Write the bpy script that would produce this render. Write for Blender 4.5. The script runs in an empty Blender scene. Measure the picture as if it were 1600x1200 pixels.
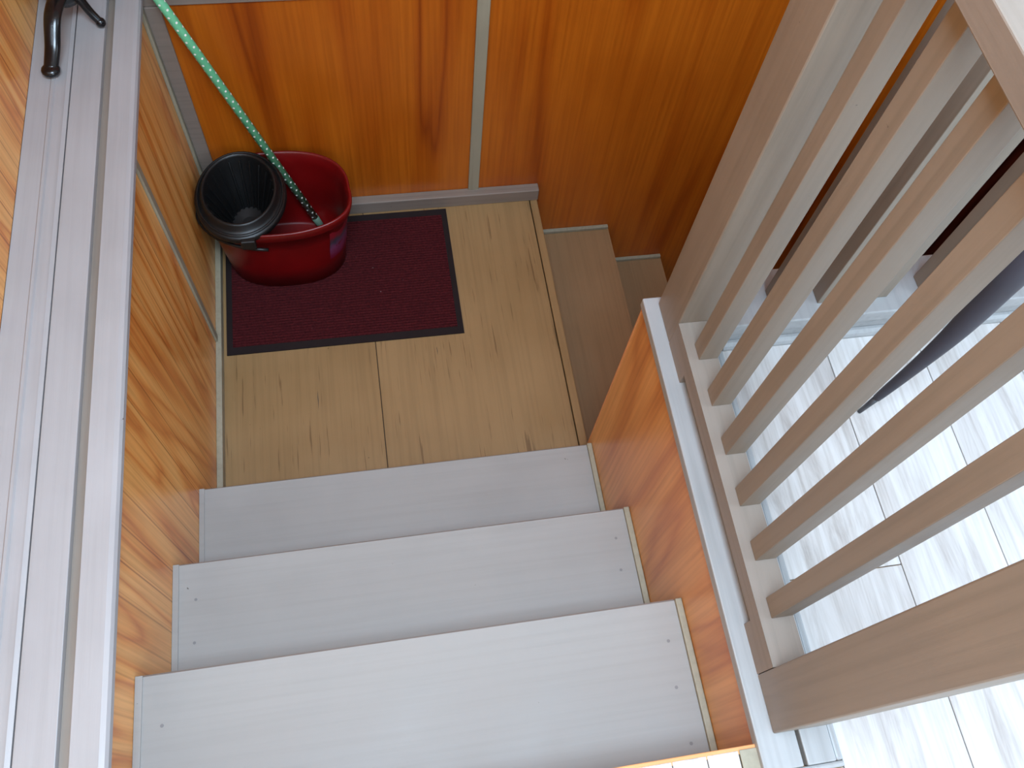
import bpy, bmesh, math, random
from mathutils import Vector, Matrix
random.seed(7)
scene = bpy.context.scene
COL = scene.collection

# ------------------------------------------------------------------ camera
CX, CY, CZ = 0.4937, -0.0417, 1.3997
PITCH, YAW, ROLL, FPX = 63.2103, 17.6755, 9.8366, 1352.105
def camera():
    a, b, c = (math.radians(v) for v in (PITCH, YAW, ROLL))
    fwd = Vector((math.sin(b)*math.cos(a), math.cos(b)*math.cos(a), -math.sin(a)))
    r = Vector((math.cos(b), -math.sin(b), 0)); u = r.cross(fwd)
    R = math.cos(c)*r + math.sin(c)*u; U = -math.sin(c)*r + math.cos(c)*u
    cd = bpy.data.cameras.new('camera'); cam = bpy.data.objects.new('camera', cd); COL.objects.link(cam)
    cd.sensor_fit = 'HORIZONTAL'; cd.sensor_width = 36; cd.lens = FPX/1600*36; cd.clip_start = .02
    m = Matrix.Identity(4)
    for i in range(3):
        m[i][0] = R[i]; m[i][1] = U[i]; m[i][2] = -fwd[i]; m[i][3] = (CX, CY, CZ)[i]
    cam.matrix_world = m; scene.camera = cam
camera()

# ------------------------------------------------------------------ light
w = bpy.data.worlds.new('world'); scene.world = w; w.use_nodes = True
w.node_tree.nodes['Background'].inputs[0].default_value = (.72, .85, 1, 1)
w.node_tree.nodes['Background'].inputs[1].default_value = 1.0
def area(name, loc, target, sx, sy, power, col):
    l = bpy.data.lights.new(name, 'AREA'); l.shape = 'RECTANGLE'; l.size = sx; l.size_y = sy
    l.energy = power; l.color = col
    o = bpy.data.objects.new(name, l); COL.objects.link(o); o.location = loc
    o.rotation_euler = (Vector(target)-Vector(loc)).to_track_quat('-Z', 'Y').to_euler()
area('daylight_right', (3.75, -.35, 1.40), (2.0, -.35, 1.0), 1.7, 1.5, 26, (.58, .79, 1))
area('daylight_near', (1.45, -1.72, 1.45), (1.2, 0, .4), 1.3, 1.4, 18, (.58, .79, 1))
area('added_skylight_lamp', (.62, -.1, 2.5), (.62, .0, 0), 1.1, 1.0, 74, (.62, .81, 1))  # lamp above an added skylight, brightens the upper treads
vs = scene.view_settings
vs.view_transform = 'Standard'; vs.look = 'None'; vs.exposure = 0.92; vs.gamma = 1; vs.use_curve_mapping = False

# ------------------------------------------------------------------ materials
def lin(h):
    return tuple(((v/255)/12.92 if v/255 <= .04045 else ((v/255+.055)/1.055)**2.4) for v in h) + (1,)
def mat(name, rough=.5, spec=.5):
    m = bpy.data.materials.new(name); m.use_nodes = True
    nt = m.node_tree; b = nt.nodes['Principled BSDF']
    b.inputs['Roughness'].default_value = rough; b.inputs['Specular IOR Level'].default_value = spec
    return m, nt, b
def N(nt, t, **k):
    n = nt.nodes.new(t)
    for a, v in k.items():
        if a in ('operation', 'data_type', 'blend_type', 'feature', 'noise_dimensions', 'wave_type', 'distance', 'bands_direction'): setattr(n, a, v)
        else: n.inputs[a.replace('_', ' ')].default_value = v
    return n
def ramp(nt, fac, stops):
    r = nt.nodes.new('ShaderNodeValToRGB'); e = r.color_ramp.elements
    while len(e) < len(stops): e.new(.5)
    for x, (p, c) in zip(e, stops): x.position = p; x.color = c
    nt.links.new(fac, r.inputs[0]); return r.outputs[0]
def noise(nt, scale, mapscale=(1, 1, 1), detail=3, dist=0., rough=.5, coord='Object', rnd=True):
    tc = nt.nodes.new('ShaderNodeTexCoord'); mp = nt.nodes.new('ShaderNodeMapping')
    mp.inputs['Scale'].default_value = mapscale
    nt.links.new(tc.outputs[coord], mp.inputs[0])
    if rnd:
        oi = nt.nodes.new('ShaderNodeObjectInfo'); mu = N(nt, 'ShaderNodeMath', operation='MULTIPLY'); mu.inputs[1].default_value = 37.
        nt.links.new(oi.outputs['Random'], mu.inputs[0]); nt.links.new(mu.outputs[0], mp.inputs['Location'])
    n = N(nt, 'ShaderNodeTexNoise', Scale=scale, Detail=detail, Distortion=dist, Roughness=rough)
    nt.links.new(mp.outputs[0], n.inputs['Vector']); return n.outputs['Fac']
def mixc(nt, fac, a, b, blend='MIX'):
    m = nt.nodes.new('ShaderNodeMix'); m.data_type = 'RGBA'; m.blend_type = blend
    for s, v in ((0, fac), (6, a), (7, b)):
        if isinstance(v, (tuple, float, int)): m.inputs[s].default_value = v
        else: nt.links.new(v, m.inputs[s])
    return m.outputs[2]
def bump(nt, b, h, strength=.2, dist=.002):
    bp = N(nt, 'ShaderNodeBump', Strength=strength, Distance=dist)
    nt.links.new(h, bp.inputs['Height']); nt.links.new(bp.outputs[0], b.inputs['Normal'])
def simple(name, rgb, rough=.5, var=.08, spec=.5):
    m, nt, b = mat(name, rough, spec)
    c = lin(rgb); f = noise(nt, 14, detail=4)
    col = ramp(nt, f, [(.3, tuple(v*(1-var) for v in c[:3])+(1,)), (.7, tuple(min(1, v*(1+var)) for v in c[:3])+(1,))])
    nt.links.new(col, b.inputs['Base Color']); return m
def plywood(name, light, mid, dark, grooves=None, axis='Z', rings=7., fscale=(5, 5, .7)):
    """varnished pine plywood, flat-sawn figure running along Z"""
    m, nt, b = mat(name, .32, .5)
    f = noise(nt, 1.0, fscale, detail=2, dist=.6)
    mu = N(nt, 'ShaderNodeMath', operation='MULTIPLY'); mu.inputs[1].default_value = rings
    nt.links.new(f, mu.inputs[0])
    pp = N(nt, 'ShaderNodeMath', operation='PINGPONG'); pp.inputs[1].default_value = .5
    nt.links.new(mu.outputs[0], pp.inputs[0])
    sc = N(nt, 'ShaderNodeMath', operation='MULTIPLY'); sc.inputs[1].default_value = 2
    nt.links.new(pp.outputs[0], sc.inputs[0])
    c1 = ramp(nt, sc.outputs[0], [(0, lin(dark)), (.28, lin(mid)), (.75, lin(light))])
    fine = noise(nt, 1.0, (110, 110, 2.2), detail=4)
    c2 = ramp(nt, fine, [(.3, (.80, .74, .66, 1)), (.62, (1, 1, 1, 1))])
    blot = noise(nt, 3.2, (1, 1, .8), detail=3)
    c3 = ramp(nt, blot, [(.34, (.78, .66, .50, 1)), (.62, (1, 1, 1, 1))])
    col = mixc(nt, .5, mixc(nt, 1., c1, c2, 'MULTIPLY'), c3, 'MULTIPLY')
    if grooves:   # fine milled double lines down the sheet
        tc = nt.nodes.new('ShaderNodeTexCoord'); sx = nt.nodes.new('ShaderNodeSeparateXYZ'); nt.links.new(tc.outputs['Object'], sx.inputs[0])
        wob = noise(nt, 1., (2, 9, 1.2), detail=2)
        a = N(nt, 'ShaderNodeMath', operation='MULTIPLY_ADD'); a.inputs[1].default_value = .012; nt.links.new(wob, a.inputs[0]); nt.links.new(sx.outputs[1], a.inputs[2])
        d = N(nt, 'ShaderNodeMath', operation='DIVIDE'); d.inputs[1].default_value = grooves; nt.links.new(a.outputs[0], d.inputs[0])
        fr = N(nt, 'ShaderNodeMath', operation='FRACT'); nt.links.new(d.outputs[0], fr.inputs[0])
        g1, g0 = (.50, .33, .19, 1), (1, 1, 1, 1)
        ln = ramp(nt, fr.outputs[0], [(.0, g0), (.03, g1), (.055, g1), (.08, g0), (.13, g0), (.155, (.72, .56, .40, 1)), (.18, g0), (1, g0)])
        fade = ramp(nt, noise(nt, 2.5, (1, 2, .6), detail=2), [(.40, (.35, .35, .35, 1)), (.60, (.95, .95, .95, 1))])
        col = mixc(nt, fade, col, mixc(nt, 1., col, ln, 'MULTIPLY'))
    nt.links.new(col, b.inputs['Base Color']); bump(nt, b, fine, .12, .001)
    return m
def paint(name, rgb, rough=.38, grain='Z', worn=.10, cracks=0., spec=.5, streak=.86):
    m, nt, b = mat(name, rough, spec)
    c = lin(rgb)
    big = noise(nt, 5, detail=4)
    base = ramp(nt, big, [(.3, tuple(v*(1-worn) for v in c[:3])+(1,)), (.7, tuple(min(1, v*(1+worn)) for v in c[:3])+(1,))])
    s = {'X': (2.2, 90, 90), 'Y': (90, 2.2, 90), 'Z': (90, 90, 2.2)}[grain]
    fine = noise(nt, 1., s, detail=5)
    st = ramp(nt, fine, [(.28, (streak, streak, streak*.99, 1)), (.55, (1, 1, 1, 1))])
    col = mixc(nt, 1., base, st, 'MULTIPLY')
    sp = noise(nt, 55, detail=2)
    dots = ramp(nt, sp, [(.185, (.30, .27, .24, 1)), (.215, (1, 1, 1, 1))])
    col = mixc(nt, 1., col, dots, 'MULTIPLY')
    if cracks:
        s2 = {'X': (5, 130, 130), 'Y': (130, 5, 130), 'Z': (130, 130, 5)}[grain]
        cr = noise(nt, 1., s2, detail=3)
        k = ramp(nt, cr, [(.30, (.34, .27, .20, 1)), (.36, (1, 1, 1, 1))])
        col = mixc(nt, cracks, col, k, 'MULTIPLY')
    nt.links.new(col, b.inputs['Base Color']); bump(nt, b, fine, .25, .0015)
    r = ramp(nt, big, [(.3, (rough-.08,)*3+(1,)), (.7, (rough+.12,)*3+(1,))]); nt.links.new(r, b.inputs['Roughness'])
    return m
M = {}
M['ply'] = plywood('varnished_plywood', (248, 184, 108), (240, 165, 86), (220, 134, 62), grooves=.0625)
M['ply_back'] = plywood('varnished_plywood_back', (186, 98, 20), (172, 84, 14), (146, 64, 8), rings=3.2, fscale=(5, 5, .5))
M['ply_curb'] = plywood('varnished_plywood_curb', (226, 164, 98), (218, 150, 82), (200, 128, 64), rings=4., fscale=(5, 5, .7))
M['ply_dark'] = plywood('shadow_dark_plywood', (96, 40, 26), (82, 30, 20), (60, 20, 14))  # plywood with its deep shadow put into the colour
M['ply_edge'] = simple('raw_plywood_edge', (216, 150, 96), .7)
M['paint_x'] = paint('grey_tread_paint', (150, 146, 142), .52, 'X', .05, streak=.95, spec=.3)
M['paint_y'] = paint('grey_paint_lengthwise', (160, 156, 156), .42, 'Y', .05, streak=.93)
M['paint_z'] = paint('grey_paint_upright', (130, 117, 103), .45, 'Z', .06)
M['paint_land'] = paint('worn_shaded_landing_paint', (146, 114, 74), .5, 'Y', .06, cracks=.6)  # stair grey turned browner: dirt plus some shading put into the colour
M['paint_rail'] = paint('grey_rail_paint', (132, 121, 111), .45, 'Y', .05)
M['paint_trim'] = paint('olive_grey_trim_paint', (150, 142, 122), .5, 'Z', .08)
M['paint_low'] = paint('shaded_lower_step_paint', (146, 112, 78), .5, 'Y', .06)  # follows the landing tone, part of its brown is painted-in shading
M['paint_base'] = paint('grey_baseboard_paint', (130, 116, 106), .5, 'X', .06)
M['white_trim'] = paint('pale_grey_cap_paint', (154, 154, 154), .38, 'Y', .05)
M['dark_gap'] = simple('dark_joint', (70, 60, 54), .8)
M['nail'] = simple('filled_nail_hole', (120, 116, 116), .7)
M['plaster'] = simple('off_white_wall_paint', (222, 218, 210), .8)
M['ceiling'] = simple('white_ceiling_paint', (236, 234, 230), .9)
M['subfloor'] = simple('raw_subfloor', (190, 150, 104), .8)
def plank_mat():
    m, nt, b = mat('whitewashed_plank', .38, .5)
    f = noise(nt, 1., (26, 3, 26), detail=6, dist=.8, rough=.65)
    c1 = ramp(nt, f, [(.30, lin((176, 169, 165))), (.46, lin((202, 198, 195))), (.7, lin((216, 214, 213)))])
    g = noise(nt, 1., (150, 5, 150), detail=4)
    c2 = ramp(nt, g, [(.3, (.84, .82, .80, 1)), (.55, (1, 1, 1, 1))])
    t = noise(nt, 2.0, detail=1)
    c3 = ramp(nt, t, [(.35, (.88, .87, .87, 1)), (.6, (1, 1, 1, 1))])
    nt.links.new(mixc(nt, 1., mixc(nt, 1., c1, c2, 'MULTIPLY'), c3, 'MULTIPLY'), b.inputs['Base Color']); bump(nt, b, g, .1, .001)
    return m
M['plank'] = plank_mat()

# ------------------------------------------------------------------ helpers
def link(name, me, m, parent=None, smooth=False):
    o = bpy.data.objects.new(name, me); COL.objects.link(o)
    if m is not None and not me.materials: me.materials.append(m)
    if parent is not None:
        o.parent = parent; o.matrix_parent_inverse = Matrix.Translation(-parent_loc(parent))
    if smooth:
        for p in me.polygons: p.use_smooth = True
    return o
def parent_loc(o):
    v = Vector(o.location)
    if o.parent is not None:
        v = v  # children are kept in world coordinates through the inverse
    return v
def tag(o, label, cat, group=None):
    o['label'] = label; o['category'] = cat
    if group: o['group'] = group
    return o
def struct(o):
    o['kind'] = 'structure'; return o
def empty(name, loc):
    o = bpy.data.objects.new(name, None); COL.objects.link(o); o.location = loc; o.empty_display_size = .05; return o
def bm_box(bm, x0, x1, y0, y1, z0, z1):
    v = [bm.verts.new((x, y, z)) for x in (x0, x1) for y in (y0, y1) for z in (z0, z1)]
    for f in ((0, 1, 3, 2), (4, 6, 7, 5), (0, 4, 5, 1), (2, 3, 7, 6), (0, 2, 6, 4), (1, 5, 7, 3)):
        bm.faces.new([v[i] for i in f])
def done(bm, name, m, parent=None, bevel=0., seg=2, smooth=False):
    if bevel:
        bmesh.ops.bevel(bm, geom=list(bm.edges), offset=bevel, segments=seg, affect='EDGES', profile=.5)
    bmesh.ops.recalc_face_normals(bm, faces=bm.faces)
    me = bpy.data.meshes.new(name); bm.to_mesh(me); bm.free()
    return link(name, me, m, parent, smooth)
def box(name, x0, x1, y0, y1, z0, z1, m, parent=None, bevel=0., seg=2):
    bm = bmesh.new(); bm_box(bm, x0, x1, y0, y1, z0, z1)
    return done(bm, name, M[m] if isinstance(m, str) else m, parent, bevel, seg)
def extr(name, prof, axis, a, b, m, parent=None, bevel=0.):
    """extrude a 2D profile (list of (u, v)) along axis 'Y' (u=x, v=z) or 'X' (u=y, v=z)"""
    bm = bmesh.new(); mk = (lambda u, v, t: (u, t, v)) if axis == 'Y' else (lambda u, v, t: (t, u, v))
    A = [bm.verts.new(mk(u, v, a)) for u, v in prof]; B = [bm.verts.new(mk(u, v, b)) for u, v in prof]
    n = len(prof); bm.faces.new(A); bm.faces.new(B[::-1])
    for i in range(n): bm.faces.new((A[i], A[(i+1) % n], B[(i+1) % n], B[i]))
    return done(bm, name, M[m] if isinstance(m, str) else m, parent, bevel)
def copy_part(src, parent, offset):
    o = bpy.data.objects.new(src.name.split('.')[0], src.data); COL.objects.link(o)
    o.parent = parent; o.matrix_parent_inverse = src.matrix_parent_inverse.copy(); o.location = Vector(src.location)+Vector(offset); return o
def tube(bm, pts, radii, seg=16, cap=True):
    pts = [Vector(p) for p in pts]; rings = []
    t0 = (pts[1]-pts[0]).normalized(); up = Vector((0, 0, 1)) if abs(t0.z) < .9 else Vector((0, 1, 0))
    nrm = t0.cross(up).normalized()
    for i, p in enumerate(pts):
        t = (pts[min(i+1, len(pts)-1)]-pts[max(i-1, 0)]).normalized()
        nrm = (nrm - t*nrm.dot(t)).normalized(); bn = t.cross(nrm); r = radii[i]
        rx, ry = r if isinstance(r, tuple) else (r, r)
        rings.append([bm.verts.new(p + nrm*rx*math.cos(2*math.pi*k/seg) + bn*ry*math.sin(2*math.pi*k/seg)) for k in range(seg)])
    for a, b in zip(rings, rings[1:]):
        for k in range(seg): bm.faces.new((a[k], a[(k+1) % seg], b[(k+1) % seg], b[k]))
    if cap: bm.faces.new(rings[0][::-1]); bm.faces.new(rings[-1])
    return rings
def spline(pts, n=8):
    pts = [Vector(p) for p in pts]; out = []
    for i in range(len(pts)-1):
        p0 = pts[max(i-1, 0)]; p1 = pts[i]; p2 = pts[i+1]; p3 = pts[min(i+2, len(pts)-1)]
        for k in range(n):
            t = k/n
            out.append(.5*((2*p1)+(p2-p0)*t+(2*p0-5*p1+4*p2-p3)*t*t+(3*p1-p0-3*p2+p3)*t**3))
    out.append(pts[-1]); return out

# ------------------------------------------------------------------ measures (metres; upper floor at z = 0, left stair wall at x = 0)
Z1, Z2, Z3, Z4, Z5, Z6 = -.2236, -.4508, -.6753, -.899, -1.1217, -1.3418
D1, D2, D3 = .2537, .5111, .761
YB = 1.763            # back wall of the stairwell
XR = 1.0354           # landing nose
XP = .992             # plywood face under the railing
YC = .774             # its far corner
YN = -.02             # nose of the upper floor
ZL = -.044            # painted ledge on the left
XW = -.203            # wall behind the ledge
XE, YE, ZC, ZD = 4.0, -1.5, 2.3, -2.9
XRW = 3.6

# ------------------------------------------------------------------ shell
wb = struct(box('wall_back', XW-.1, XE, YB+.012, YB+.12, ZD, ZC, 'ply_dark'))
def panel(name, parent, x0, x1, y0, y1, z0, z1, m, b=.0012): return box(name, x0, x1, y0, y1, z0, z1, m, parent, b, 1)
XB = .822
panel('plywood_panel', wb, XW, XB-.001, YB, YB+.011, ZD, -.093, 'ply_back')
panel('plywood_panel', wb, XB+.001, 2.36, YB, YB+.011, ZD, -.093, 'ply_back')
panel('shadow_panel', wb, 2.362, XE, YB, YB+.011, ZD, -.093, 'ply_dark')  # same plywood wall, darkened in colour to stand for shadow
panel('plywood_panel', wb, XW, XB-.001, YB, YB+.011, -.02, ZC, 'ply_back')
panel('plywood_panel', wb, XB+.001, XE, YB, YB+.011, -.02, ZC, 'ply_back')
box('trim_rail', XW, XE, YB-.006, YB+.011, -.092, -.022, 'paint_base', wb, .002)
box('batten', XB-.017, XB+.017, YB-.009, YB, Z4+.03, -.093, 'paint_trim', wb, .002)
box('corner_trim', .009, .046, YB-.009, YB, Z4+.03, -.093, 'paint_base', wb, .002)

wl = struct(box('wall_left', XW-.1, XW-.012, YE, YB+.01, ZL-.06, ZC, 'ply'))
panel('plywood_panel', wl, XW-.012, XW, YE, .86, ZL, ZC, 'ply')
panel('plywood_panel', wl, XW-.012, XW, .862, YB, ZL, ZC, 'ply')
ws = struct(box('wall_stairwell_left', -.1, -.013, -.5, YB+.01, ZD, ZL-.03, 'ply_dark'))
YL = 1.294
panel('plywood_panel', ws, -.012, 0, -.5, YL-.001, Z4-.2, ZL-.03, 'ply')
panel('plywood_panel', ws, -.012, 0, YL+.001, YB, Z4-.2, ZL-.03, 'ply')
box('batten', 0, .007, YL-.011, YL+.011, Z4+.034, ZL-.03, 'paint_trim', ws, .0015)
box('corner_trim', 0, .009, YB-.022, YB, Z4+.034, ZL-.03, 'paint_trim', ws, .0015)

# painted ledge on top of the left stair wall
lg = struct(empty('trim_ledge', (-.1, .8, ZL-.03)))
y0, y1 = YN-.3, YB
T = ZL
extr('edge_board', [(-.037, T-.028), (.012, T-.028), (.018, T-.021), (.018, T-.008), (.014, T-.002), (.006, T), (-.036, T), (-.037, T-.001)], 'Y', y0, y1, 'paint_y', lg)
box('recessed_strip', -.0552, -.0372, y0, y1, T-.028, T-.013, 'paint_rail', lg)
box('middle_board', -.1165, -.0555, y0, y1, T-.028, T, 'paint_y', lg, .0012)
extr('moulding', [(-.119, T-.028), (-.119, T-.001), (-.1265, T+.0015), (-.1275, T-.002), (-.149, T-.002), (-.152, T+.002), (-.157, T+.002), (-.160, T-.001), (XW, T-.001), (XW, T-.028)], 'Y', y0, y1, 'paint_y', lg)
box('backing', XW, .0, y0, y1, T-.06, T-.029, 'dark_gap', lg)

# upper floor: subfloor slabs and separate vinyl planks
fl = struct(box('floor', XP+.012, XRW, YE, .66, -.22, -.0085, 'subfloor'))
fh = struct(box('floor_hall', XW-.012, XP+.0115, YE, YN-.012, -.22, -.0085, 'subfloor'))
def planks(parent, edges, ya, yb, joints):
    for i, (a, b) in enumerate(zip(edges, edges[1:])):
        ys = [ya]+[j for j in joints[i % len(joints)] if ya+.02 < j < yb-.02]+[yb]
        for p, q in zip(ys, ys[1:]):
            box('floor_plank', a+.0009, b-.0009, p+.0009, q-.0009, -.008, 0, 'plank', parent, .0008, 1)
E1 = [1.113, 1.3165]+[1.3165+.188*k for k in range(1, 12)]+[XRW]
J = [[-1.0, .216], [-.52], [-1.32, -.1], [-.82, .40], [-.3]]
planks(fl, E1, YE, .6545, J)
planks(fl, [.986, 1.113], YE, -.072, [[-.9]])
planks(fh, [XW, -.09, .098, .286, .474, .662, .85, .905, .956], YE, YN-.005, [[-.7], [-1.2], [-.45], [-.95]])
box('threshold_strip', .957, .985, YE, YN-.005, -.008, .001, 'paint_trim', fh, .001)
box('nosing_edge', XW, .985, YN-.011, YN, -.03, -.001, 'ply_edge', fh, .0015)

# landing of the stairs
la = struct(box('floor_landing', -.012, XR-.03, D3-.10, YB+.01, Z4-.12, Z4-.013, 'dark_gap'))
panel('landing_board', la, .0, .4575, D3-.09, YB, Z4-.012, Z4, 'paint_land', .001)
panel('landing_board', la, .4595, 1.0075, D3-.09, YB, Z4-.012, Z4, 'paint_land', .001)
box('nosing', 1.011, XR, YC-.10, YB, Z4-.035, Z4, 'paint_land', la, .003)
for (x, ya, yb, wd) in ((.279, 1.045, 1.11, .0025), (.639, 1.185, 1.215, .002)):
    bm = bmesh.new()
    vs_ = [bm.verts.new(v) for v in ((x-.0004, ya, Z4+.0003), (x+wd*.5, (ya+yb)/2, Z4+.0003), (x+.0004, yb, Z4+.0003), (x-wd*.4, (ya+yb)/2+.01, Z4+.0003))]
    bm.faces.new(vs_); done(bm, 'split', M['dark_gap'], la)
bl = struct(box('baseboard_left', 0, .017, D3-.02, YB-.03, Z4, Z4+.034, 'paint_trim', None, .002))
bb = struct(box('baseboard_back', 0, XR+.002, YB-.032, YB, Z4, Z4+.05, 'paint_base', None, .003))

# wall under the railing, and the hidden walls that close the stairwell
wr = struct(box('wall_stairwell_right', XP+.012, XP+.11, YN-.1, YC-.012, ZD, -.01, 'dark_gap'))
panel('plywood_panel', wr, XP, XP+.011, YN-.012, YC, Z4-.05, -.012, 'ply_curb')
box('corner_strip', XP-.0005, XP+.012, YC, YC+.006, Z4-.05, -.012, 'ply_edge', wr, .001)
box('paint_chip', XP-.0012, XP+.006, YC-.02, YC+.0068, -.03, -.0125, 'white_trim', wr, .0008)
wn = struct(box('wall_stairwell_near', XP+.012, XE, .68, YC, ZD, -.01, 'ply_back'))
struct(box('wall_stairwell_end', XE-.08, XE, .66, YB+.01, ZD, 0, 'ply_dark'))
struct(box('floor_lower', XP, XE, .66, YB+.1, ZD-.05, ZD, 'subfloor'))
struct(box('wall_stairwell_under', -.1, XP+.1, YN-.12, YN-.10, ZD, -.03, 'dark_gap'))

# right wall and near wall with daylight windows, ceiling with an added skylight
def wall_with_window(name, axis, pos, th, a0, a1, z0, z1, wa0, wa1, wz0, wz1):
    bm = bmesh.new()
    def b(u0, u1, za, zb):
        if axis == 'X': bm_box(bm, pos, pos+th, u0, u1, za, zb)
        else: bm_box(bm, u0, u1, pos-th, pos, za, zb)
    b(a0, wa0, z0, z1); b(wa1, a1, z0, z1); b(wa0, wa1, z0, wz0); b(wa0, wa1, wz1, z1)
    return struct(done(bm, name, M['plaster']))
def window(name, axis, pos, wa0, wa1, wz0, wz1):
    e = struct(empty(name, (pos, wa0, wz0) if axis == 'X' else (wa0, pos, wz0)))
    t = .05
    def b(n, u0, u1, za, zb, d0, d1, m):
        if axis == 'X': box(n, pos+d0, pos+d1, u0, u1, za, zb, m, e)
        else: box(n, u0, u1, pos-d1, pos-d0, za, zb, m, e)
    b('frame', wa0, wa0+t, wz0, wz1, .02, .08, 'white_trim'); b('frame', wa1-t, wa1, wz0, wz1, .02, .08, 'white_trim')
    b('frame', wa0+t, wa1-t, wz0, wz0+t, .02, .08, 'white_trim'); b('frame', wa0+t, wa1-t, wz1-t, wz1, .02, .08, 'white_trim')
    mid = (wa0+wa1)/2
    b('mullion', mid-.02, mid+.02, wz0+t, wz1-t, .03, .07, 'white_trim')
    b('pane', wa0+t, mid-.02, wz0+t, wz1-t, .048, .052, M['glass']); b('pane', mid+.02, wa1-t, wz0+t, wz1-t, .048, .052, M['glass'])
g = bpy.data.materials.new('window_glass'); g.use_nodes = True; nt = g.node_tree
tr = nt.nodes.new('ShaderNodeBsdfTransparent'); gl = nt.nodes.new('ShaderNodeBsdfGlossy'); gl.inputs['Roughness'].default_value = .02
mx = nt.nodes.new('ShaderNodeMixShader'); mx.inputs[0].default_value = .06
nt.links.new(tr.outputs[0], mx.inputs[1]); nt.links.new(gl.outputs[0], mx.inputs[2]); nt.links.new(mx.outputs[0], nt.nodes['Material Output'].inputs[0])
M['glass'] = g
wall_with_window('wall_right', 'X', XRW, .1, YE, YB, -.22, ZC, -1.2, .5, .6, 2.1)
window('window_1', 'X', XRW, -1.2, .5, .6, 2.1)
wall_with_window('wall_near', 'Y', YE, .1, XW-.1, XRW+.1, -.22, ZC, .8, 2.1, .7, 2.1)
window('window_2', 'Y', YE, .8, 2.1, .7, 2.1)
bm = bmesh.new()
SX0, SX1, SY0, SY1 = .07, 1.17, -.60, .40
for a in ((XW-.1, SX0, YE-.1, YB+.1), (SX1, XRW+.1, YE-.1, YB+.1), (SX0, SX1, YE-.1, SY0), (SX0, SX1, SY1, YB+.1)): bm_box(bm, *a, ZC, ZC+.08)
struct(done(bm, 'ceiling', M['ceiling']))
sk = struct(empty('added_skylight', (SX0, SY0, ZC+.02)))  # unseen skylight, added to let overhead light onto the top tread
for a in ((SX0, SX0+.04, SY0, SY1), (SX1-.04, SX1, SY0, SY1), (SX0+.04, SX1-.04, SY0, SY0+.04), (SX0+.04, SX1-.04, SY1-.04, SY1)): box('frame', *a, ZC+.02, ZC+.07, 'white_trim', sk)
box('pane', SX0+.04, SX1-.04, SY0+.04, SY1-.04, ZC+.045, ZC+.049, M['glass'], sk)

# ------------------------------------------------------------------ upper flight
st = empty('staircase', (.5, .37, Z4))
tag(st, 'grey painted wooden steps going down to the landing with the doormat', 'stairs')
XT0, XT1 = .003, .9785
nailm = None
def tread(parent, x0, x1, ya, yb, z, right=True, nails=True):
    o = extr('tread', [(ya, z-.028), (yb-.006, z-.028), (yb, z-.022), (yb, z-.005), (yb-.0035, z), (ya, z)], 'X', x0, x1, 'paint_x', parent)
    if right:
        s = box('side_trim', x1+.0003, XP-.0006, ya, yb-.001, z-.02, z+.008, 'paint_trim', o, .002)
        box('side_trim', .0003, x0+.010, ya, yb-.001, z, z+.003, 'paint_x', o, .0008)
    if nails:
        for xx, ys in ((x0+.045, (.25, .62)), (x1-.03, (.2, .5, .85))):
            for t in ys:
                bm = bmesh.new(); bmesh.ops.create_circle(bm, cap_ends=True, radius=.0032, segments=10, matrix=Matrix.Translation((xx+random.uniform(-.004, .004), yb-.02-t*(yb-ya-.05), z+.0004)))
                done(bm, 'nail_hole', M['nail'], o)
    return o
for k, (yy, z, ylo) in enumerate(((D1, Z1, YN-.05), (D2, Z2, D1-.03), (D3, Z3, D2-.03))):
    tread(st, XT0, XT1, ylo, yy, z, nails=k < 2)
for yy, zt, zb in ((YN-.03, -.03, Z1-.02), (D1-.02, Z1-.028, Z2-.02), (D2-.02, Z2-.028, Z3-.02), (D3-.02, Z3-.028, Z4)):
    box('riser', XT0, XP-.001, yy-.018, yy, zb, zt, 'paint_z', st)

# ------------------------------------------------------------------ lower flight, turning right along the back wall
s2 = empty('staircase', (2.3, 1.27, ZD))
tag(s2, 'shaded grey steps descending right from the landing along the wood wall', 'stairs')
xs = [XR, 1.324, 1.574]+[1.574+.25*k for k in range(1, 8)]
zs = [Z4, Z5, Z6]+[Z6-.2205*k for k in range(1, 8)]
for i in range(1, len(xs)):
    t = extr('tread', [(0, 0)]*0 or [(YC+.002, zs[i]-.028), (YB-.001, zs[i]-.028), (YB-.001, zs[i]), (YC+.002, zs[i])], 'X', xs[i-1]-.03, xs[i], 'paint_low', s2)
    box('back_trim', xs[i-1]-.018, xs[i]-.002, YB-.014, YB-.0005, zs[i], zs[i]+.014, 'paint_trim', t, .002)
    box('riser', xs[i-1]-.036, xs[i-1]-.018, YC+.002, YB-.001, zs[i], zs[i-1]-.035, 'paint_z', s2)

# ------------------------------------------------------------------ curb caps and base trims under the railings
cu = struct(empty('trim_curb', (1.05, .3, 0)))
box('inner_cap_board', .984, 1.0475, -.0622, YC+.004, -.0115, .012, 'white_trim', cu, .0025)
box('outer_cap_board', 1.0535, 1.1, -.0622, .68, -.0075, .012, 'white_trim', cu, .0025)
box('base_moulding', 1.1005, 1.1125, -.0622, .6535, -.0075, .009, 'white_trim', cu, .004)
box('end_moulding', .99, 1.1125, -.0715, -.0625, -.0075, .008, 'white_trim', cu, .0035)
cr = struct(empty('trim_curb_return', (2.2, .7, 0)))
XQ = XRW-.02
box('base_board', 1.115, XQ, .668, .765, -.0085, .054, 'white_trim', cr, .001)
box('cap_board', 1.101, XQ, .657, .772, .0555, .086, 'white_trim', cr, .003)
extr('base_moulding', [(.6535, -.0005), (.6675, -.0005), (.6675, .016), (.662, .0155), (.656, .011), (.6535, .005)], 'X', 1.115, XQ, 'white_trim', cr)

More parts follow.
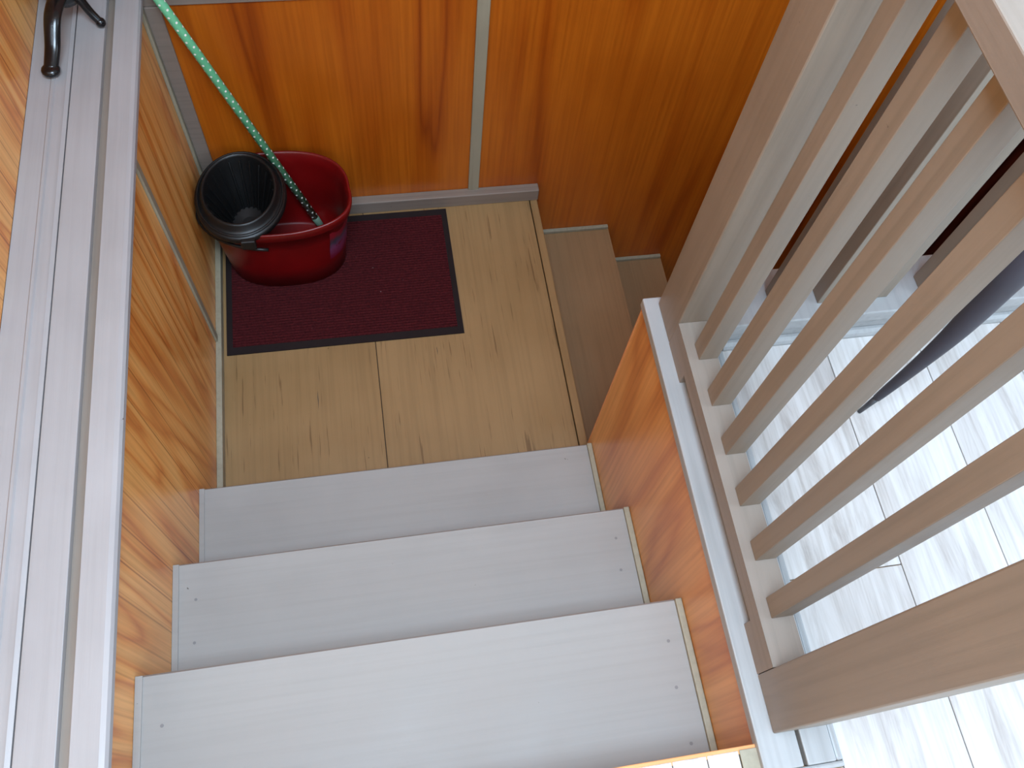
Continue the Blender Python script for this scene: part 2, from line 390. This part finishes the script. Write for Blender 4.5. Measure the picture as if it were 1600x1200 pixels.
# ------------------------------------------------------------------ stair railing beside the upper flight
rl = empty('railing', (1.05, .37, .0125))
tag(rl, 'grey wooden railing with square balusters beside the upper steps', 'railing')
RX0, RX1 = 1.012, 1.066
ZB0, ZB1, ZT0, ZT1 = .0125, .085, .903, .938
# bottom rail with a routed notch along its lower edge on the stair side
bm = bmesh.new(); bm_box(bm, RX0, RX1, .077, .6755, .043, ZB1); bm_box(bm, RX0, RX1, .077, .155, ZB0, .043); bm_box(bm, RX0, RX1, .592, .6755, ZB0, .043); bm_box(bm, RX0+.011, RX1, .155, .592, ZB0, .043)
done(bm, 'bottom_rail', M['paint_rail'], rl)
box('top_rail', RX0, 1.075, .0775, .675, ZT0, ZT1, 'paint_rail', rl, .002)
box('newel_post', RX0, 1.100, -.011, .0765, ZB0, 1.0, 'paint_z', rl, .0025)
box('newel_post', RX0, 1.100, .676, .764, ZB0, 1.12, 'paint_z', rl, .0025)
b0 = box('baluster', 1.030, 1.065, .147, .179, ZB1+.0002, ZT0-.0002, 'paint_z', rl, .0012)
for k in range(1, 6): copy_part(b0, rl, (0, .0903*k, 0))

rr = empty('railing', (2.3, .72, .0865))
tag(rr, 'grey wooden railing with square balusters above the lower steps', 'railing')
box('top_rail', 1.1005, XQ, .685, .748, ZT0, ZT1, 'paint_x', rr, .002)
b1 = box('baluster', 1.190, 1.225, .688, .726, .0862, ZT0-.0002, 'paint_z', rr, .0012)
for k in range(1, 23): copy_part(b1, rr, (.091+.103*(k-1), 0, 0))

# ------------------------------------------------------------------ doormat
def doormat():
    e = empty('doormat', (.377, 1.486, Z4+.0002))
    tag(e, 'dark red ribbed doormat with black rubber border under the bucket', 'doormat')
    x0, x1, ya, yb, z = .026, .728, 1.252, 1.722, Z4+.0003
    rub = simple('black_rubber', (34, 25, 25), .85, .08, .2)
    bm = bmesh.new()
    for a in ((x0, x1, ya, ya+.024), (x0, x1, yb-.024, yb), (x0, x0+.018, ya+.024, yb-.024), (x1-.018, x1, ya+.024, yb-.024)):
        bm_box(bm, a[0], a[1], a[2], a[3], z, z+.0045)
    done(bm, 'rubber_border', rub, e)
    red, nt, b = mat('ribbed_red_carpet', .95, .1)
    f = noise(nt, 160, detail=3); c = ramp(nt, f, [(.3, lin((54, 17, 20))), (.7, lin((80, 27, 30)))])
    sp = noise(nt, 75, detail=1); d = ramp(nt, sp, [(.80, (0, 0, 0, 1)), (.82, (.6, .6, .6, 1))])
    nt.links.new(mixc(nt, d, c, lin((190, 160, 160))), b.inputs['Base Color']); bump(nt, b, f, .6, .002)
    bm = bmesh.new(); n = 46; yy0, yy1 = ya+.024, yb-.024; st_ = (yy1-yy0)/n; prev = None
    for i in range(n):
        for t, h in ((0, .004), (.2, .0085), (.7, .0085), (.9, .004)):
            y = yy0+st_*(i+t); cur = (bm.verts.new((x0+.018, y, z+h)), bm.verts.new((x1-.018, y, z+h)))
            if prev: bm.faces.new((prev[0], prev[1], cur[1], cur[0]))
            prev = cur
    cur = (bm.verts.new((x0+.018, yy1, z+.004)), bm.verts.new((x1-.018, yy1, z+.004))); bm.faces.new((prev[0], prev[1], cur[1], cur[0]))
    done(bm, 'ribbed_pile', red, e)
doormat()

# ------------------------------------------------------------------ mop bucket with wringer
ZM = Z4+.0092
BX, BY = .222, 1.590
def bucket():
    e = empty('mop_bucket', (BX, BY, ZM))
    tag(e, 'red plastic oval mop bucket with a black wringer basket, standing on the doormat', 'bucket')
    red, nt, b = mat('red_plastic', .34, .5)
    f = noise(nt, 9, detail=3); nt.links.new(ramp(nt, f, [(.3, lin((98, 5, 7))), (.7, lin((116, 8, 10)))]), b.inputs['Base Color'])
    n = 96; H = .30
    def ring(z, ax, ay, ex=2.5, spout=0., cx=0., lift=0.):
        out = []
        for k in range(n):
            t = 2*math.pi*k/n; c, s = math.cos(t), math.sin(t)
            r = (abs(c/ax)**ex+abs(s/ay)**ex)**(-1/ex)
            g_ = math.exp(-((t-math.radians(335))/.30)**2)
            r += spout*g_
            out.append(Vector((BX+cx+r*c, BY+r*s, ZM+z+lift*g_)))
        return out
    prof = [  # z, ax, ay, spout, lift
        (0, .150, .095, 0, 0), (0, .166, .112, 0, 0), (.004, .174, .120, 0, 0), (.10, .184, .128, 0, 0), (.20, .193, .134, .003, 0), (.262, .199, .138, .008, .002),
        (.264, .207, .146, .010, .002), (.268, .209, .148, .011, .003), (.292, .212, .151, .014, .006), (.30, .211, .150, .014, .007), (.301, .207, .146, .013, .007), (.297, .203, .142, .012, .006),
        (.26, .195, .134, .008, .002), (.10, .180, .124, 0, 0), (.012, .170, .116, 0, 0), (.006, .160, .106, 0, 0)]
    bm = bmesh.new(); rings = [[bm.verts.new(v) for v in ring(z, ax, ay, 2.4, sp, 0, lf)] for z, ax, ay, sp, lf in prof]
    for a, b_ in zip(rings, rings[1:]):
        for k in range(n): bm.faces.new((a[k], a[(k+1) % n], b_[(k+1) % n], b_[k]))
    bm.faces.new(rings[0][::-1]); bm.faces.new(rings[-1])
    body = done(bm, 'bucket_body', red, e, smooth=True)
    # sticker on the front right of the body, following its curve
    lab, nt, b = mat('bucket_sticker', .3, .5)
    tc = nt.nodes.new('ShaderNodeTexCoord'); sx = nt.nodes.new('ShaderNodeSeparateXYZ'); nt.links.new(tc.outputs['Object'], sx.inputs[0])
    mr = N(nt, 'ShaderNodeMapRange'); mr.inputs[1].default_value = ZM+.10; mr.inputs[2].default_value = ZM+.235; nt.links.new(sx.outputs[2], mr.inputs[0])
    nz = noise(nt, 60, detail=2); ad = N(nt, 'ShaderNodeMath', operation='MULTIPLY_ADD'); ad.inputs[1].default_value = .25; nt.links.new(nz, ad.inputs[0]); nt.links.new(mr.outputs[0], ad.inputs[2])
    nt.links.new(ramp(nt, ad.outputs[0], [(.2, lin((110, 24, 50))), (.5, lin((120, 60, 96))), (.72, lin((52, 56, 66))), (.95, lin((130, 24, 36)))]), b.inputs['Base Color'])
    bm = bmesh.new(); prev = None
    for k in range(13):
        t = math.radians(-38+k*3.0); col = []
        for z, ax, ay in ((.10, .184, .128), (.15, .1885, .131), (.20, .193, .134), (.235, .1962, .136)):
            ax += .0012; ay += .0012; c, s = math.cos(t), math.sin(t); r = (abs(c/ax)**2.4+abs(s/ay)**2.4)**(-1/2.4)+(.003 if z >= .2 else 0)
            col.append(bm.verts.new((BX+r*c, BY+r*s, ZM+z)))
        if prev:
            for i in range(3): bm.faces.new((prev[i], col[i], col[i+1], prev[i+1]))
        prev = col
    done(bm, 'sticker', lab, body, smooth=True)
    # wringer
    blk = simple('black_plastic', (15, 14, 14), .45, .1)
    wx, wy, wz = BX-.088, BY-.004, ZM+.304
    wr_ = None
    def lathe(bm, prof, cx, cy, seg=48, oval=1.0):
        rs = [[bm.verts.new((cx+r*oval*math.cos(2*math.pi*k/seg), cy+r*math.sin(2*math.pi*k/seg), z)) for k in range(seg)] for r, z in prof]
        for a, b_ in zip(rs, rs[1:]):
            for k in range(seg): bm.faces.new((a[k], a[(k+1) % seg], b_[(k+1) % seg], b_[k]))
        return rs
    bm = bmesh.new()
    lathe(bm, [(.136, wz-.016), (.152, wz-.016), (.157, wz-.011), (.157, wz+.0), (.153, wz+.005), (.140, wz+.007), (.134, wz+.012), (.129, wz+.026), (.126, wz+.030), (.121, wz+.030), (.118, wz+.024), (.112, wz), (.084, wz-.07), (.06, wz-.13)], wx-.002, wy, oval=.80)
    wring = done(bm, 'wringer', blk, e, smooth=True)
    bm = bmesh.new(); lathe(bm, [(.06, wz-.13), (.03, wz-.138), (.0005, wz-.14)], wx-.002, wy, oval=.80); done(bm, 'basket_floor', blk, wring)
    for k in range(20):
        t = 2*math.pi*k/20; c, s = math.cos(t)*.80, math.sin(t); bm = bmesh.new()
        P = [Vector((wx-.002+r*c, wy+r*s, z)) for r, z in ((.115, wz+.012), (.109, wz), (.081, wz-.07), (.057, wz-.128))]
        tube(bm, P, [.0035]*4, 6); done(bm, 'basket_rib', blk, wring)
    bm = bmesh.new(); lathe(bm, [(.142, wz+.006), (.144, wz+.011), (.148, wz+.011), (.150, wz+.005)], wx-.002, wy, oval=.8); done(bm, 'raised_rim', blk, wring, smooth=True)
    box('clip', wx-.006, wx+.034, wy-.168, wy-.150, wz-.03, wz+.004, blk, wring, .004)
    # wire handle folded down behind the wringer
    P = [Vector((BX+.223*math.cos(a), BY+.163*math.sin(a), ZM+.255+.0*a)) for a in [math.radians(95+i*8) for i in range(22)]]
    bm = bmesh.new(); tube(bm, P, [.005]*len(P), 10); done(bm, 'carry_handle', blk, e, smooth=True)
bucket()

# ------------------------------------------------------------------ mop handle
def mop():
    A = Vector((.324, 1.680, Z4+.0225)); B = Vector((.0655, 1.715, -.058))
    d = (B-A).normalized(); L = 1.27
    e = empty('mop', A)
    tag(e, 'mint green mop stick with white polka dots leaning out of the red bucket', 'mop')
    gm = simple('mint_green_coating', (98, 172, 128), .35, .06); wm = simple('white_dot', (236, 232, 220), .45)
    gr = simple('grey_green_tip', (104, 128, 110), .5)
    r = .0112
    bm = bmesh.new(); tube(bm, [A+d*.03, A+d*L], [r, r], 24); sh = done(bm, 'pole', gm, e, smooth=True)
    bm = bmesh.new(); tube(bm, [A, A+d*.004, A+d*.045], [r*.7, r*.98, r*1.03], 24); done(bm, 'end_cap', gr, e, smooth=True)
    u = d.cross(Vector((0, 0, 1))).normalized(); v = d.cross(u); bm = bmesh.new(); i = 0
    t = .058
    while t < L-.02:
        for q in range(4):
            a = math.radians(90*q+(45 if i % 2 else 0)); c = A+d*t+(u*math.cos(a)+v*math.sin(a))*(r+.0004); nrm = (u*math.cos(a)+v*math.sin(a)); tg = nrm.cross(d)
            vs_ = [bm.verts.new(c+(tg*math.cos(w_)+d*math.sin(w_))*.0030-nrm*(.0003*math.cos(w_)**2)) for w_ in [2*math.pi*k/10 for k in range(10)]]
            bm.faces.new(vs_)
        t += .0185; i += 1
    o = done(bm, 'polka_dots', wm, sh); o['kind'] = 'stuff'
mop()

# ------------------------------------------------------------------ black stand on the ledge
def stand():
    hx, hy = -.118, 1.668
    e = empty('black_stand', (hx, hy, ZL+.003))
    tag(e, 'glossy black metal stand with curved splayed feet on the painted ledge', 'stand')
    m = simple('gloss_black_metal', (14, 14, 16), .2, .1)
    z = ZL
    bm = bmesh.new(); tube(bm, [(hx, hy, z+.055), (hx, hy, z+.075), (hx, hy, z+.11), (hx, hy, z+.16), (hx, hy, z+.34)], [.028, .036, .036, .022, .018], 20); done(bm, 'column', m, e, smooth=True)
    feet = [((-.155, 1.503), (.016, .011)), ((-.060, 1.640), (.009, .009)), ((-.176, 1.735), (.011, .010)), ((-.035, 1.735), (.009, .009))]
    for (fx, fy), rr_ in feet:
        dx, dy = fx-hx, fy-hy
        P = spline([(hx+dx*.1, hy+dy*.1, z+.085), (hx+dx*.45, hy+dy*.45, z+.075), (hx+dx*.75, hy+dy*.75, z+.036), (fx, fy, z+.0135)], 6)
        bm = bmesh.new(); n = len(P); tube(bm, P, [(rr_[0]*(1.25-.35*i/n), rr_[1]) for i in range(n)], 14); l = done(bm, 'leg', m, e, smooth=True)
        bm = bmesh.new(); bmesh.ops.create_uvsphere(bm, u_segments=14, v_segments=8, radius=1, matrix=Matrix.Translation((fx, fy, z+.0135)) @ Matrix.Diagonal((rr_[0]*1.25, rr_[0]*1.25, .011, 1))); done(bm, 'foot', m, l, smooth=True)
stand()

# ------------------------------------------------------------------ dark folded umbrella behind the balusters
def umbrella():
    m = simple('dark_grey_nylon', (52, 48, 56), .55, .15); k = simple('dark_metal', (60, 60, 64), .35)
    A = Vector((1.338, .500, .0))
    e = empty('folded_umbrella', A)
    tag(e, 'dark grey folded umbrella standing on the plank floor behind the balusters', 'umbrella')
    P = spline([(1.350, .503, .05), (1.377, .512, .167), (1.397, .522, .26), (1.405, .532, .36), (1.406, .542, .44), (1.412, .580, .60), (1.418, .622, .74)], 6)
    n = len(P); bm = bmesh.new(); tube(bm, P, [.007+.020*min(1, i/n*1.6) if i < n-4 else .027-.004*(i-n+4) for i in range(n)], 18); can = done(bm, 'canopy', m, e, smooth=True)
    bm = bmesh.new(); tube(bm, [A+Vector((0, 0, .001)), (1.350, .503, .05)], [.004, .006], 12); done(bm, 'tip', k, e, smooth=True)
    bm = bmesh.new(); tube(bm, [P[-1], P[-1]+Vector((.004, .036, .12))], [.008, .010], 12); done(bm, 'grip', k, e, smooth=True)
    c = P[23]; bm = bmesh.new(); bmesh.ops.create_uvsphere(bm, u_segments=16, v_segments=10, radius=.022, matrix=Matrix.Translation(c+Vector((.040, -.004, .01)))); done(bm, 'strap_knot', m, can, smooth=True)
umbrella()
